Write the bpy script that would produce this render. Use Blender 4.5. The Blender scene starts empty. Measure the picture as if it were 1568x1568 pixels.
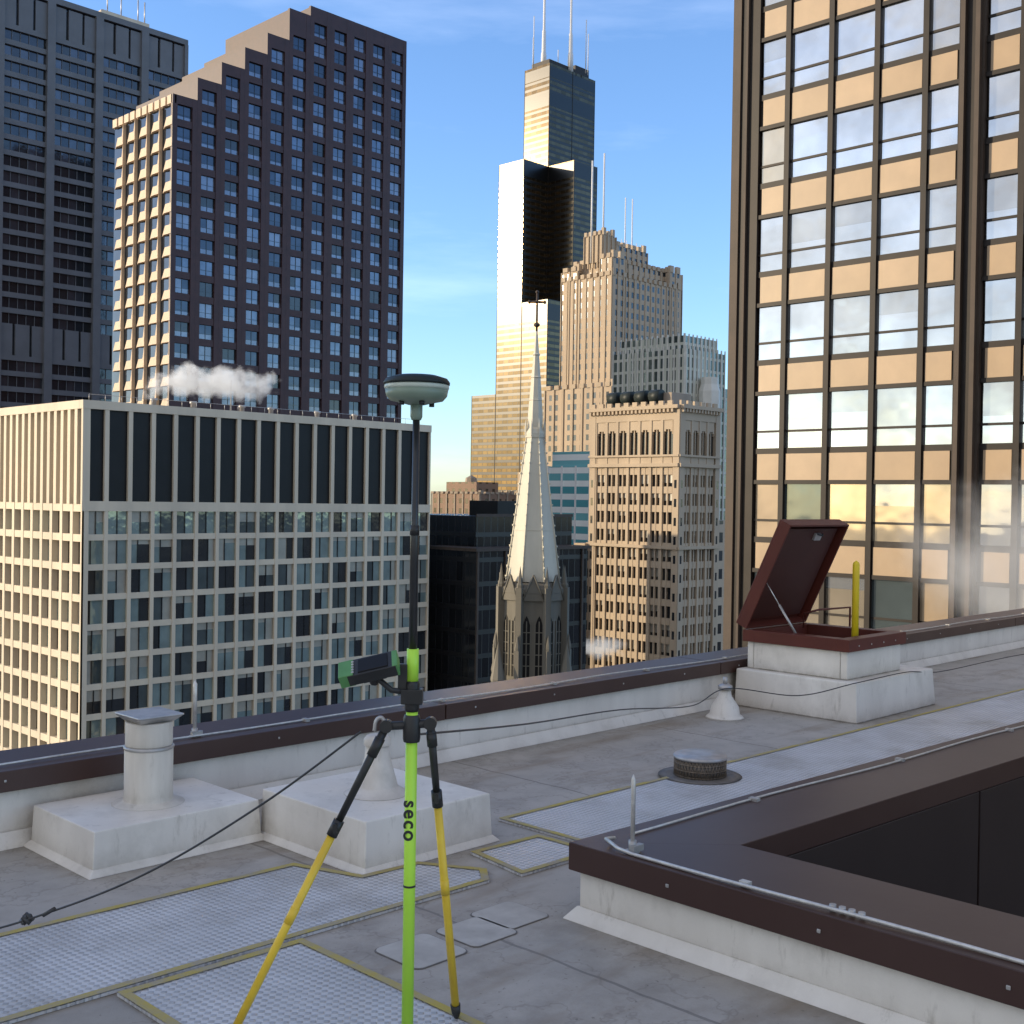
import bpy, math, random
from mathutils import Vector, Matrix
random.seed(7)
scene=bpy.context.scene
# ------------------------------------------------------------------ materials
MATS={}
def newmat(name):
    m=bpy.data.materials.new(name); m.use_nodes=True
    nt=m.node_tree; b=nt.nodes['Principled BSDF']; MATS[name]=m
    return m,nt,b
def N(nt,t,**k):
    n=nt.nodes.new(t)
    for a,v in k.items(): setattr(n,a,v)
    return n
def L(nt,a,b): nt.links.new(a,b)
def math_(nt,op,a,b=None,c=None):
    n=N(nt,'ShaderNodeMath',operation=op)
    for i,v in enumerate((a,b,c)):
        if v is None: continue
        if isinstance(v,(int,float)): n.inputs[i].default_value=v
        else: L(nt,v,n.inputs[i])
    return n.outputs[0]
def mixc(nt,f,a,b):
    n=N(nt,'ShaderNodeMix',data_type='RGBA')
    if isinstance(f,(int,float)): n.inputs[0].default_value=f
    else: L(nt,f,n.inputs[0])
    for s,v in ((6,a),(7,b)):
        if isinstance(v,tuple): n.inputs[s].default_value=(*v,1) if len(v)==3 else v
        else: L(nt,v,n.inputs[s])
    return n.outputs[2]
def mapr(nt,v,a,b,c=0.,d=1.):
    n=N(nt,'ShaderNodeMapRange'); L(nt,v,n.inputs[0])
    for i,x in enumerate((a,b,c,d)): n.inputs[i+1].default_value=x
    return n.outputs[0]
def noise(nt,scale,detail=4,vec=None,rough=.55):
    n=N(nt,'ShaderNodeTexNoise'); n.inputs['Scale'].default_value=scale; n.inputs['Detail'].default_value=detail
    n.inputs['Roughness'].default_value=rough
    if vec is not None: L(nt,vec,n.inputs['Vector'])
    return n.outputs[0]
def pos(nt): return N(nt,'ShaderNodeNewGeometry').outputs['Position']
def scalev(nt,v,s):
    n=N(nt,'ShaderNodeVectorMath',operation='MULTIPLY'); L(nt,v,n.inputs[0]); n.inputs[1].default_value=s
    return n.outputs[0]
def bump(nt,b,h,strength=.3,dist=.02):
    n=N(nt,'ShaderNodeBump'); n.inputs['Strength'].default_value=strength; n.inputs['Distance'].default_value=dist
    L(nt,h,n.inputs['Height']); L(nt,n.outputs[0],b.inputs['Normal'])
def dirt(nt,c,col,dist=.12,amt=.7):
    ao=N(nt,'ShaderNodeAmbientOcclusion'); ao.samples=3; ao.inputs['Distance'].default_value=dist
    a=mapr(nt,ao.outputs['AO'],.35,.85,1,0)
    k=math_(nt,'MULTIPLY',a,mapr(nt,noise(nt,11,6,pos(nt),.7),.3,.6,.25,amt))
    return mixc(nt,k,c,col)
def simple(name,c,c2=None,rough=.6,metal=0.,ns=3.,bs=.0,spec=.5,bd=.01,streak=False,dirty=False):
    m,nt,b=newmat(name); p=pos(nt)
    c2=c2 or tuple(x*.8 for x in c)
    v=scalev(nt,p,(ns,ns,ns*(.15 if streak else 1)))
    f=mapr(nt,noise(nt,1,6,v),.35,.68)
    cc=mixc(nt,f,c,c2)
    if dirty:
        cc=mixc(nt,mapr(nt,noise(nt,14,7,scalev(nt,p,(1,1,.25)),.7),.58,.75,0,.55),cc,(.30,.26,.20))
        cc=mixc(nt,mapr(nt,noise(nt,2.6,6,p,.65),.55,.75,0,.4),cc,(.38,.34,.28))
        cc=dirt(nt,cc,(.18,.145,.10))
    L(nt,cc,b.inputs['Base Color'])
    b.inputs['Roughness'].default_value=rough; b.inputs['Metallic'].default_value=metal
    b.inputs['Specular IOR Level'].default_value=spec
    if bs: bump(nt,b,noise(nt,1,5,scalev(nt,p,(ns*8,)*3)),bs,bd)
    return m
def glass(name,c,metal=.6,rough=.06,c2=None,warp=.15,ws=.5,spec=.8):
    m,nt,b=newmat(name); p=pos(nt)
    f=mapr(nt,noise(nt,.35,3,p),.35,.65)
    L(nt,mixc(nt,f,c,c2 or tuple(x*.75 for x in c)),b.inputs['Base Color'])
    b.inputs['Roughness'].default_value=rough; b.inputs['Metallic'].default_value=metal
    b.inputs['Specular IOR Level'].default_value=spec
    bump(nt,b,noise(nt,ws,2,p),warp,.12)
    return m
def facade(name,wall,gl,fh,bw,wf,hf,z0=0.,u0=0.,metal=.5,rough=.12,wrough=.75,wall2=None,bands=(),band=(.02,.02,.02),gl2=None,wmetal=0.,gz=0.):
    m,nt,b=newmat(name); p=pos(nt)
    s=N(nt,'ShaderNodeSeparateXYZ'); L(nt,p,s.inputs[0])
    u=math_(nt,'DIVIDE',math_(nt,'ADD',math_(nt,'ADD',s.outputs[0],s.outputs[1]),-u0+4000.),bw)
    v=math_(nt,'DIVIDE',math_(nt,'ADD',s.outputs[2],-z0+4000*fh/4),fh)
    fu=math_(nt,'FRACT',u); fv=math_(nt,'FRACT',v)
    mu=math_(nt,'LESS_THAN',fu,wf); mv=math_(nt,'LESS_THAN',fv,hf)
    g=N(nt,'ShaderNodeNewGeometry'); sn=N(nt,'ShaderNodeSeparateXYZ'); L(nt,g.outputs['Normal'],sn.inputs[0])
    side=math_(nt,'LESS_THAN',math_(nt,'ABSOLUTE',sn.outputs[2]),.5)
    mask=math_(nt,'MULTIPLY',math_(nt,'MULTIPLY',mu,mv),side)
    cb=N(nt,'ShaderNodeCombineXYZ'); L(nt,math_(nt,'FLOOR',u),cb.inputs[0]); L(nt,math_(nt,'FLOOR',v),cb.inputs[1])
    wn=N(nt,'ShaderNodeTexWhiteNoise'); L(nt,cb.outputs[0],wn.inputs[0])
    gc=mixc(nt,mapr(nt,wn.outputs[0],.3,1.),gl,gl2 or tuple(x*.5 for x in gl))
    wc=mixc(nt,mapr(nt,noise(nt,.08,5,scalev(nt,p,(1,1,.3))),.35,.65),wall,wall2 or tuple(x*.85 for x in wall))
    for (a,c) in bands:
        k=math_(nt,'MULTIPLY',math_(nt,'GREATER_THAN',s.outputs[2],a),math_(nt,'LESS_THAN',s.outputs[2],c))
        wc=mixc(nt,k,wc,band); mask=math_(nt,'MULTIPLY',mask,math_(nt,'SUBTRACT',1.,k))
    L(nt,mixc(nt,mask,wc,gc),b.inputs['Base Color'])
    L(nt,math_(nt,'ADD',math_(nt,'MULTIPLY',mask,metal-wmetal),wmetal),b.inputs['Metallic'])
    L(nt,math_(nt,'ADD',math_(nt,'MULTIPLY',mask,rough-wrough),wrough),b.inputs['Roughness'])
    bump(nt,b,math_(nt,'SUBTRACT',1.,mask),.6,.25)
    return m
# ------------------------------------------------------------------ builder
class MB:
    def __init__(s,name,mats):
        s.name=name; s.m=mats; s.v=[]; s.f=[]; s.i=[]; s.sm=[]
    def mi(s,m):
        if m not in s.m: s.m.append(m)
        return s.m.index(m)
    def poly(s,pts,m,smooth=False):
        k=len(s.v); s.v+= [tuple(p) for p in pts]; s.f.append(tuple(range(k,k+len(pts)))); s.i.append(s.mi(m)); s.sm.append(smooth)
    def hexa(s,b,t,m):
        k=len(s.v); s.v+=[tuple(p) for p in b]+[tuple(p) for p in t]; n=len(b)
        fs=[tuple(k+j for j in reversed(range(n))),tuple(k+n+j for j in range(n))]+[(k+j,k+(j+1)%n,k+n+(j+1)%n,k+n+j) for j in range(n)]
        for f in fs: s.f.append(f); s.i.append(s.mi(m)); s.sm.append(False)
    def box(s,x0,x1,y0,y1,z0,z1,m):
        if x0>x1:x0,x1=x1,x0
        if y0>y1:y0,y1=y1,y0
        s.hexa([(x0,y0,z0),(x1,y0,z0),(x1,y1,z0),(x0,y1,z0)],[(x0,y0,z1),(x1,y0,z1),(x1,y1,z1),(x0,y1,z1)],m)
    def prism(s,poly,z0,z1,m): s.hexa([(x,y,z0) for x,y in poly],[(x,y,z1) for x,y in poly],m)
    def rings(s,rs,m,n,cap=True,smooth=True):
        k=len(s.v)
        for r in rs: s.v+=r
        for j in range(len(rs)-1):
            for i in range(n):
                s.f.append((k+j*n+i,k+j*n+(i+1)%n,k+(j+1)*n+(i+1)%n,k+(j+1)*n+i)); s.i.append(s.mi(m)); s.sm.append(smooth)
        if cap:
            s.f.append(tuple(k+i for i in reversed(range(n)))); s.i.append(s.mi(m)); s.sm.append(False)
            q=k+(len(rs)-1)*n
            s.f.append(tuple(q+i for i in range(n))); s.i.append(s.mi(m)); s.sm.append(False)
    def lathe(s,c,prof,m,n=32,smooth=True,rot=0.):
        rs=[[(c[0]+r*math.cos(rot+2*math.pi*i/n),c[1]+r*math.sin(rot+2*math.pi*i/n),c[2]+z) for i in range(n)] for r,z in prof]
        s.rings(rs,m,n,True,smooth)
    def tube(s,pts,rad,m,n=10):
        pts=[Vector(p) for p in pts]; rs=[]
        if not isinstance(rad,(list,tuple)): rad=[rad]*len(pts)
        up=Vector((0,0,1))
        for i,p in enumerate(pts):
            t=(pts[min(i+1,len(pts)-1)]-pts[max(i-1,0)]).normalized()
            a=t.cross(up)
            if a.length<.05: a=t.cross(Vector((1,0,0)))
            a.normalize(); b=t.cross(a)
            rs.append([tuple(p+(a*math.cos(-2*math.pi*j/n)+b*math.sin(-2*math.pi*j/n))*rad[i]) for j in range(n)])
        s.rings(rs,m,n)
    def obox(s,c,ax,ay,az,m):
        c=Vector(c); ax=Vector(ax);ay=Vector(ay);az=Vector(az)
        b=[c-ax-ay-az,c+ax-ay-az,c+ax+ay-az,c-ax+ay-az]; s.hexa(b,[p+2*az for p in b],m)
    def make(s,bevel=0,parent=None,seg=2):
        me=bpy.data.meshes.new(s.name); me.from_pydata(s.v,[],s.f)
        for m in s.m: me.materials.append(MATS[m])
        me.polygons.foreach_set('material_index',s.i); me.polygons.foreach_set('use_smooth',s.sm); me.update()
        o=bpy.data.objects.new(s.name,me); scene.collection.objects.link(o)
        if bevel:
            b=o.modifiers.new('bevel','BEVEL'); b.width=bevel; b.segments=seg; b.limit_method='ANGLE'; b.angle_limit=math.radians(40)
        if parent: o.parent=parent
        return o
class Face:
    def __init__(s,mb,o,d,n): s.mb=mb; s.o=o; s.d=d; s.n=n
    def P(s,u,w,z): return (s.o[0]+s.d[0]*u+s.n[0]*w, s.o[1]+s.d[1]*u+s.n[1]*w, z)
    def box(s,u0,u1,w0,w1,z0,z1,m):
        a=s.P(u0,w0,0); b=s.P(u1,w1,0); s.mb.box(a[0],b[0],a[1],b[1],z0,z1,m)
    def pane(s,u0,u1,w,z0,z1,m):
        pts=[s.P(u0,w,z0),s.P(u1,w,z0),s.P(u1,w,z1),s.P(u0,w,z1)]
        cr=s.d[0]*s.n[1]-s.d[1]*s.n[0]
        if cr>0: pts.reverse()
        s.mb.poly(pts,m)
def pick(ch):
    t=sum(c[1] for c in ch); r=random.random()*t
    for c,w in ch:
        r-=w
        if r<=0: return c
    return ch[-1][0]
# ---- palette
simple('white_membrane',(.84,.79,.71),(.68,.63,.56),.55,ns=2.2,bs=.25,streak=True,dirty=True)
simple('brown_metal',(.050,.022,.017),(.066,.034,.027),.40,.0,ns=1.5,bs=.05,spec=.5)
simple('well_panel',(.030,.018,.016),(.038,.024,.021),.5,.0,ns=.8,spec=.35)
simple('brown_red_metal',(.120,.028,.019),(.095,.023,.016),.45,ns=4,spec=.35)
simple('lid_inner',(.070,.019,.014),(.058,.016,.012),.5,ns=4,spec=.35)
simple('galv',(.52,.50,.48),(.38,.37,.36),.45,.5,ns=14)
simple('pipe_paint',(.74,.69,.61),(.52,.47,.40),.6,ns=6,streak=True,dirty=True)
simple('lead',(.68,.63,.57),(.50,.46,.41),.55,ns=7,dirty=True)
simple('dark_mesh',(.24,.19,.14),(.15,.12,.09),.5,.4,ns=20)
simple('black_plastic',(.018,.018,.018),(.03,.03,.029),.45,ns=10)
simple('carbon',(.02,.022,.023),(.03,.03,.031),.3,ns=20)
simple('neon_green',(.52,.90,.08),(.46,.84,.06),.4,ns=6)
simple('leg_yellow',(.85,.60,.05),(.74,.48,.04),.42,ns=12)
simple('post_yellow',(.88,.66,.02),(.78,.56,.02),.45,ns=6)
simple('rubber_green',(.12,.32,.11),(.09,.25,.08),.5,ns=10)
simple('antenna_grey',(.26,.33,.25),(.22,.29,.22),.4,ns=10)
simple('antenna_top',(.022,.030,.030),(.018,.025,.025),.5,ns=10,spec=.3)
simple('antenna_white',(.60,.66,.56),(.54,.6,.5),.35,ns=10)
simple('cable_black',(.03,.03,.032),(.05,.05,.052),.5,ns=20)
simple('cable_alu',(.70,.68,.64),(.54,.52,.49),.4,.5,ns=30)
simple('asphalt',(.055,.055,.058),(.045,.045,.045),.9,ns=.05)
simple('city_ground',(.12,.12,.12),(.08,.085,.08),.9,ns=.01)
# roof deck
m,nt,b=newmat('roof_membrane'); p=pos(nt)
n1=mapr(nt,noise(nt,.9,8,p,.62),.38,.66); n2=mapr(nt,noise(nt,3.4,8,p,.68),.45,.72); n3=mapr(nt,noise(nt,.45,3,p),.4,.62)
c=mixc(nt,n1,(.44,.40,.35),(.31,.28,.24)); c=mixc(nt,math_(nt,'MULTIPLY',n2,.65),c,(.19,.165,.135))
c=mixc(nt,math_(nt,'MULTIPLY',n3,.4),c,(.56,.53,.48))
s_=N(nt,'ShaderNodeSeparateXYZ'); L(nt,p,s_.inputs[0])
wob=math_(nt,'MULTIPLY',noise(nt,2.5,3,p),.03)
seam=math_(nt,'LESS_THAN',math_(nt,'FRACT',math_(nt,'ADD',math_(nt,'DIVIDE',s_.outputs[0],1.9),math_(nt,'ADD',wob,100.34))),.008)
c=mixc(nt,math_(nt,'MULTIPLY',seam,.6),c,(.12,.11,.10))
rust=mapr(nt,noise(nt,1.6,6,scalev(nt,p,(.5,2.2,1))),.52,.70)
c=mixc(nt,math_(nt,'MULTIPLY',rust,.6),c,(.21,.15,.09))
spk=mapr(nt,noise(nt,38,3,p),.66,.72)
c=mixc(nt,math_(nt,'MULTIPLY',spk,.6),c,(.10,.085,.07))
# pale drag marks / dried puddle rims
rim=mapr(nt,math_(nt,'ABSOLUTE',math_(nt,'SUBTRACT',noise(nt,1.9,5,p,.6),.52)),.0,.012,1,0)
c=mixc(nt,math_(nt,'MULTIPLY',rim,.35),c,(.16,.135,.11))
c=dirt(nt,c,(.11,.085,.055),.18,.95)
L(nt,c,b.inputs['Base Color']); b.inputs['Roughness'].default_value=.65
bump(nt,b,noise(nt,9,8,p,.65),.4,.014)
# walkway pad
m,nt,b=newmat('walkway_pad'); p=pos(nt)
mp=N(nt,'ShaderNodeMapping'); mp.inputs['Rotation'].default_value=(0,0,math.radians(40)); L(nt,p,mp.inputs[0])
sp=N(nt,'ShaderNodeSeparateXYZ'); L(nt,mp.outputs[0],sp.inputs[0])
wa=math_(nt,'SINE',math_(nt,'MULTIPLY',sp.outputs[0],2*math.pi/.042)); wb=math_(nt,'SINE',math_(nt,'MULTIPLY',sp.outputs[1],2*math.pi/.042))
h=mapr(nt,math_(nt,'MULTIPLY',wa,wb),-.1,.5)
n1=mapr(nt,noise(nt,2.2,6,p),.35,.7)
c=mixc(nt,n1,(.66,.66,.67),(.48,.475,.47)); c=mixc(nt,math_(nt,'MULTIPLY',h,mapr(nt,noise(nt,6,4,p),.3,.7,.35,.7)),c,(.28,.28,.28))
c=mixc(nt,mapr(nt,noise(nt,1.1,7,p,.7),.52,.72,0,.6),c,(.33,.30,.26))
L(nt,c,b.inputs['Base Color']); b.inputs['Roughness'].default_value=.42; bump(nt,b,h,.8,.006)
m,nt,b=newmat('pad_border'); p=pos(nt)
n1=mapr(nt,noise(nt,7,7,p,.7),.40,.62)
L(nt,mixc(nt,n1,(.46,.36,.07),(.36,.31,.21)),b.inputs['Base Color']); b.inputs['Roughness'].default_value=.65
simple('patch_pale',(.50,.47,.42),(.38,.35,.31),.6,ns=8)
simple('stain_dark',(.12,.11,.10),(.20,.18,.16),.6,ns=12)
# ---- building materials
simple('cream_concrete',(.68,.585,.445),(.56,.485,.375),.7,ns=.3,streak=True)
simple('pale_trim',(.66,.64,.58),(.56,.55,.5),.7,ns=.3)
glass('gl_teal',(.32,.42,.41),.55,.05); glass('gl_dark',(.030,.035,.040),.3,.08); glass('gl_mid',(.13,.165,.17),.6,.05)
glass('gl_curtain',(.33,.31,.26),.1,.4); glass('gl_blackpanel',(.010,.010,.011),.0,.45,spec=.25)
simple('red_granite',(.062,.029,.030),(.046,.023,.025),.5,ns=.6,spec=.35)
simple('granite_sunlit',(.60,.46,.32),(.50,.39,.28),.6,ns=.6)  # pale copy of the granite, sunlight painted into the left face
glass('gl_blue1',(.13,.155,.20),.6,.05); glass('gl_blue2',(.055,.07,.095),.6,.05); glass('gl_blue3',(.18,.20,.25),.5,.15)
simple('amber_spandrel',(.36,.255,.155),(.31,.22,.135),.45,ns=.7)
simple('amber_spandrel2',(.40,.285,.18),(.34,.245,.155),.45,ns=.7)
simple('bronze_frame',(.018,.014,.012),(.026,.020,.017),.5,ns=1,spec=.25)
simple('bronze_column',(.075,.055,.043),(.058,.044,.035),.6,.0,ns=1,spec=.3)
glass('gl_sky1',(.64,.67,.70),.85,.03,warp=.10); glass('gl_sky2',(.54,.55,.55),.8,.04,warp=.2); glass('gl_sky3',(.58,.50,.38),.7,.08); glass('gl_amber',(.30,.22,.14),.2,.3)
simple('slate_concrete',(.145,.155,.175),(.12,.13,.145),.7,ns=.2)
glass('gl_slate',(.04,.048,.06),.5,.08); glass('gl_slate2',(.08,.09,.11),.5,.08)
simple('limestone',(.47,.375,.27),(.39,.31,.225),.8,ns=.15,streak=True)
simple('limestone_dark',(.34,.28,.22),(.27,.225,.18),.8,ns=.3,streak=True)
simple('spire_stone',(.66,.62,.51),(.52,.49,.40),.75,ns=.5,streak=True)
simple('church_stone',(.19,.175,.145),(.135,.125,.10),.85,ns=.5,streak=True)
simple('mast_white',(.75,.75,.76),None,.5)
facade('willis_skin',(.010,.009,.008),(.110,.080,.046),3.95,4.58,.94,.55,metal=.95,rough=.145,wrough=.30,
       bands=((116,126),(211,220),(262,271),(281,287)),band=(.004,.004,.004),gl2=(.075,.055,.032),wmetal=.2)
facade('stone_windows',(.49,.385,.275),(.06,.07,.08),3.8,3.1,.42,.55,z0=1,wall2=(.42,.33,.24))
facade('green_grid',(.58,.58,.50),(.14,.18,.17),3.7,2.2,.55,.78,wall2=(.50,.52,.45))
facade('teal_stripes',(.74,.78,.78),(.10,.36,.42),3.4,40,.99,.55,metal=.2,gl2=(.20,.50,.55))
facade('brick_windows',(.26,.17,.12),(.05,.05,.05),3.6,3.4,.4,.5)
facade('tan_windows',(.48,.37,.25),(.05,.05,.05),3.6,3.0,.45,.55)
facade('black_glass',(.010,.010,.011),(.018,.020,.024),3.9,1.6,.9,.8,metal=.3,rough=.12,wrough=.4)
facade('city_block',(.34,.30,.26),(.06,.07,.09),3.8,4.0,.55,.5,wall2=(.22,.20,.19))
facade('plain_office_skin',(.40,.37,.33),(.12,.14,.16),3.8,3.0,.6,.6)
GZ=-153
# ================================================================== near roof
o=MB('roof_deck',[])
o.box(-22,3.60,-25,5.56,-.30,0,'roof_membrane'); 
o.prism([(3.60,3.0),(7.3,2.86),(26,2.1),(26,5.56),(3.60,5.56)],-.30,0,'roof_membrane')
o.make()
o=MB('rooftop_office_building',[])
o.box(-22,26,5.2,5.86,GZ,-.31,'plain_office_skin'); o.box(-22,3.55,-25,5.19,GZ,-.31,'plain_office_skin')
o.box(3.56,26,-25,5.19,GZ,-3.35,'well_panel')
o.make()
o=MB('roof_parapet_wall',[])
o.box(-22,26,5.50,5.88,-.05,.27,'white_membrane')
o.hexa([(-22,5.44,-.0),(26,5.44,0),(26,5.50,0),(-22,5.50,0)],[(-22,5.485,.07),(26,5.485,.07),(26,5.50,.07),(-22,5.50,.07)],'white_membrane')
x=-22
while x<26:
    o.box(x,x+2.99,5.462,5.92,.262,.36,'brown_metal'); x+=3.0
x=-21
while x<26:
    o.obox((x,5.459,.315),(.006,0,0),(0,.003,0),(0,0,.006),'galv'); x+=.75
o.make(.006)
o=MB('end_parapet_wall',[])
o.box(25.6,26.0,2.2,5.45,-.05,.27,'white_membrane'); o.box(25.56,26.04,2.2,5.455,.27,.36,'brown_metal'); o.make(.006)
o=MB('light_well_parapet',[])
o.prism([(3.52,-25),(3.92,-25),(3.92,2.62),(3.52,3.05)],-.05,.195,'white_membrane')
o.prism([(3.52,3.05),(3.92,2.62),(26,1.62),(26,2.06)],-.05,.195,'white_membrane')
o.hexa([(3.47,-25,.0),(3.53,-25,0),(3.53,3.05,0),(3.47,3.10,0)],[(3.515,-25,.05),(3.53,-25,.05),(3.53,3.05,.05),(3.515,3.06,.05)],'white_membrane')
o.prism([(3.49,-25),(3.96,-25),(3.96,2.60),(3.49,3.085)],.192,.302,'brown_metal')
o.prism([(3.49,3.087),(3.962,2.602),(26,1.60),(26,2.10)],.192,.300,'brown_metal')
for i in range(12):
    y1=2.60-i*2.4
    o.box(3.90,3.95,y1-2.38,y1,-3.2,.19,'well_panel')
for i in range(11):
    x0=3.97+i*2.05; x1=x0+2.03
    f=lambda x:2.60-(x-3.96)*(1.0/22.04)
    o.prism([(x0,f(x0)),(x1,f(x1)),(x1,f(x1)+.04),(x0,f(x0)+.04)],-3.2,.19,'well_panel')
y=2.6
while y>-12:
    o.obox((3.487,y,.245),(.003,0,0),(0,.007,0),(0,0,.007),'galv'); y-=.62
o.make(.005)
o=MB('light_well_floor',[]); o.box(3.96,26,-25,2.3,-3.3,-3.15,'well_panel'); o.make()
def clips(mb,pts,r=.016,m='cable_alu'):
    for p in pts: mb.obox(p,(r,0,0),(0,r*1.6,0),(0,0,r*.6),m)
o=MB('lightning_protection_cable',[])
pts=[(3.62,2.96,.318),(3.555,2.95,.33),(3.53,2.87,.315)]
pts+=[(3.535+.012*math.sin(y*1.9)+.004*math.sin(y*5),y,.312+.003*math.sin(y*4)) for y in [2.8-.2*i for i in range(60)]]
o.tube(pts,.0075,'cable_alu',8)
for y in (2.3,1.2,.1): clips(o,[(3.54,y,.316)],.012)
for k in range(4): o.lathe((3.54,1.96-.035*k,.315),[(.012,-.008),(.012,.012)],'galv',8)
o.make()
o=MB('parapet_cable',[])
pts=[(x,5.56+.01*math.sin(x*2.1),.372+.004*math.sin(x*3)) for x in [-5+.25*i for i in range(120)]]
o.tube(pts,.006,'cable_alu',6)
clips(o,[(x,5.56,.37) for x in [-4.4+1.05*i for i in range(28)]],.014,'galv')
o.make()
o=MB('ridge_cable',[])
pts=[(x,2.98-(x-3.9)*.0447+.012*math.sin(x*3),.307) for x in [3.75+.25*i for i in range(80)]]
o.tube(pts,.005,'cable_alu',6); clips(o,[(x,2.98-(x-3.9)*.0447,.306) for x in [4.6+1.3*i for i in range(14)]],.014,'galv'); o.make()
def rod(name,x,y,z0,z1,r=.009):
    o=MB(name,[]); o.lathe((x,y,z0),[(.03,0),(.03,.006)],'galv',12); o.lathe((x,y,z0),[(.016,.006),(.016,.045)],'galv',10)
    o.tube([(x,y,z0+.01),(x,y,z1-.02),(x,y,z1)],[r,r,.002],'cable_alu',10)
    o.obox((x,y-.02,z0+.02),(.03,0,0),(0,.012,0),(0,0,.012),'galv'); o.make()
rod('lightning_rod',3.57,2.83,.302,.60); rod('lightning_rod',3.31,5.60,.36,.66,.011)
def curb(name,x0,x1,y0,y1,h,fl=.03):
    o=MB(name,[]); e=.012
    o.hexa([(x0-e,y0-e,0),(x1+e,y0-e,0),(x1+e,y1,0),(x0-e,y1,0)],[(x0,y0,h),(x1,y0,h),(x1,y1,h),(x0,y1,h)],'white_membrane')
    o.hexa([(x0-e-fl,y0-e-fl,0),(x1+e+fl,y0-e-fl,0),(x1+e+fl,y1+fl,0),(x0-e-fl,y1+fl,0)],[(x0-e,y0-e,.03),(x1+e,y0-e,.03),(x1+e,y1,.03),(x0-e,y1,.03)],'white_membrane')
    return o
o=curb('vent_curb',2.37,3.20,4.82,5.43,.19)
c=(2.79,5.13,.19)
o.lathe(c,[(.17,0),(.15,.005),(.116,.016),(.112,.04),(.112,.26)],'pipe_paint',36)
o.lathe((c[0],c[1],.445),[(.115,0),(.117,.006),(.117,.012),(.113,.018)],'galv',36)
o.lathe((c[0],c[1],.462),[(.109,0),(.109,.115)],'pipe_paint',36)
o.hexa([(c[0]-.085,c[1]-.085,.577),(c[0]+.085,c[1]-.085,.577),(c[0]+.085,c[1]+.085,.577),(c[0]-.085,c[1]+.085,.577)],
       [(c[0]-.115,c[1]-.115,.605),(c[0]+.115,c[1]-.115,.605),(c[0]+.115,c[1]+.115,.605),(c[0]-.115,c[1]+.115,.605)],'galv')
o.box(c[0]-.118,c[0]+.118,c[1]-.118,c[1]+.118,.605,.615,'galv')
o.make(.006)
o=curb('plumbing_vent_curb',3.24,4.0,4.05,4.85,.23)
c=(3.60,4.42,.23)
o.lathe(c,[(.16,0),(.14,.01),(.10,.035),(.092,.07),(.062,.17),(.056,.24)],'lead',36)
o.lathe((c[0],c[1],.46),[(.066,0),(.066,.03),(.05,.05),(.0,.055)],'lead',36)
o.make(.006)
o=MB('conical_vent',[])
c=(7.63,5.17,0)
o.lathe(c,[(.15,0),(.14,.012),(.115,.03),(.105,.09),(.05,.17),(.042,.22)],'white_membrane',32)
o.lathe(c,[(.055,.22),(.055,.245),(.03,.26)],'galv',24); o.lathe(c,[(.018,.26),(.018,.31)],'galv',10)
o.make()
o=MB('roof_drain',[])
c=(5.86,4.14,.013)
o.lathe(c,[(.25,0),(.20,.003)],'stain_dark',40)
for k in range(44):
    a=2*math.pi*k/44
    for sgn in (.22,-.22): o.tube([(c[0]+.155*math.cos(a),c[1]+.155*math.sin(a),.014),(c[0]+.155*math.cos(a+sgn),c[1]+.155*math.sin(a+sgn),.125)],.0032,'dark_mesh',5)
for z in (.02,.055,.09): o.lathe((c[0],c[1],z),[(.157,0),(.157,.006)],'dark_mesh',40)
o.lathe(c,[(.146,0),(.146,.108)],'stain_dark',40)
o.lathe(c,[(.160,.105),(.163,.115),(.155,.126),(.06,.130)],'galv',40)
o.make()
# roof hatch
par=bpy.data.objects.new('roof_hatch',None); scene.collection.objects.link(par)
o=MB('curb',[])
o.hexa([(8.16,4.35,0),(9.50,4.35,0),(9.50,5.44,0),(8.16,5.44,0)],[(8.18,4.37,.30),(9.48,4.37,.30),(9.48,5.44,.30),(8.18,5.44,.30)],'white_membrane')
for (x0,x1,y0,y1) in ((8.28,9.16,4.50,4.56),(8.28,9.16,5.34,5.40),(8.28,8.34,4.56,5.34),(9.10,9.16,4.56,5.34)):
    o.box(x0,x1,y0,y1,.30,.53,'white_membrane')
o.box(8.345,9.095,4.565,5.335,.301,.32,'black_plastic')
o.make(.012,par)
o=MB('rim',[])
for (x0,x1,y0,y1) in ((8.25,9.19,4.47,4.58),(8.25,9.19,5.32,5.43),(8.25,8.36,4.58,5.32),(9.08,9.19,4.58,5.32)):
    o.box(x0,x1,y0,y1,.52,.615,'brown_red_metal')
for x in (8.4,8.6,8.8,9.0): o.obox((x,4.467,.56),(.006,0,0),(0,.003,0),(0,0,.006),'galv')
o.make(.006,par)
o=MB('lid',[])
hc=Vector((8.72,5.40,.62)); al=math.radians(65)
ux=Vector((1,0,0)); up=Vector((0,-math.cos(al),math.sin(al))); nn=Vector((0,math.sin(al),math.cos(al)))
Lh=.95
o.obox(hc+up*Lh/2+nn*.10,ux*.47,up*Lh/2,nn*.008,'brown_red_metal')
for sx in (-1,1): o.obox(hc+up*Lh/2+nn*.045+ux*(.462*sx),ux*.008,up*Lh/2,nn*.047,'brown_red_metal')
o.obox(hc+up*(Lh-.008)+nn*.045,ux*.453,up*.008,nn*.047,'brown_red_metal'); o.obox(hc+up*.008+nn*.045,ux*.453,up*.008,nn*.047,'brown_red_metal')
o.obox(hc+up*Lh/2+nn*.07,ux*.40,up*(Lh/2-.06),nn*.02,'lid_inner')
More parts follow.
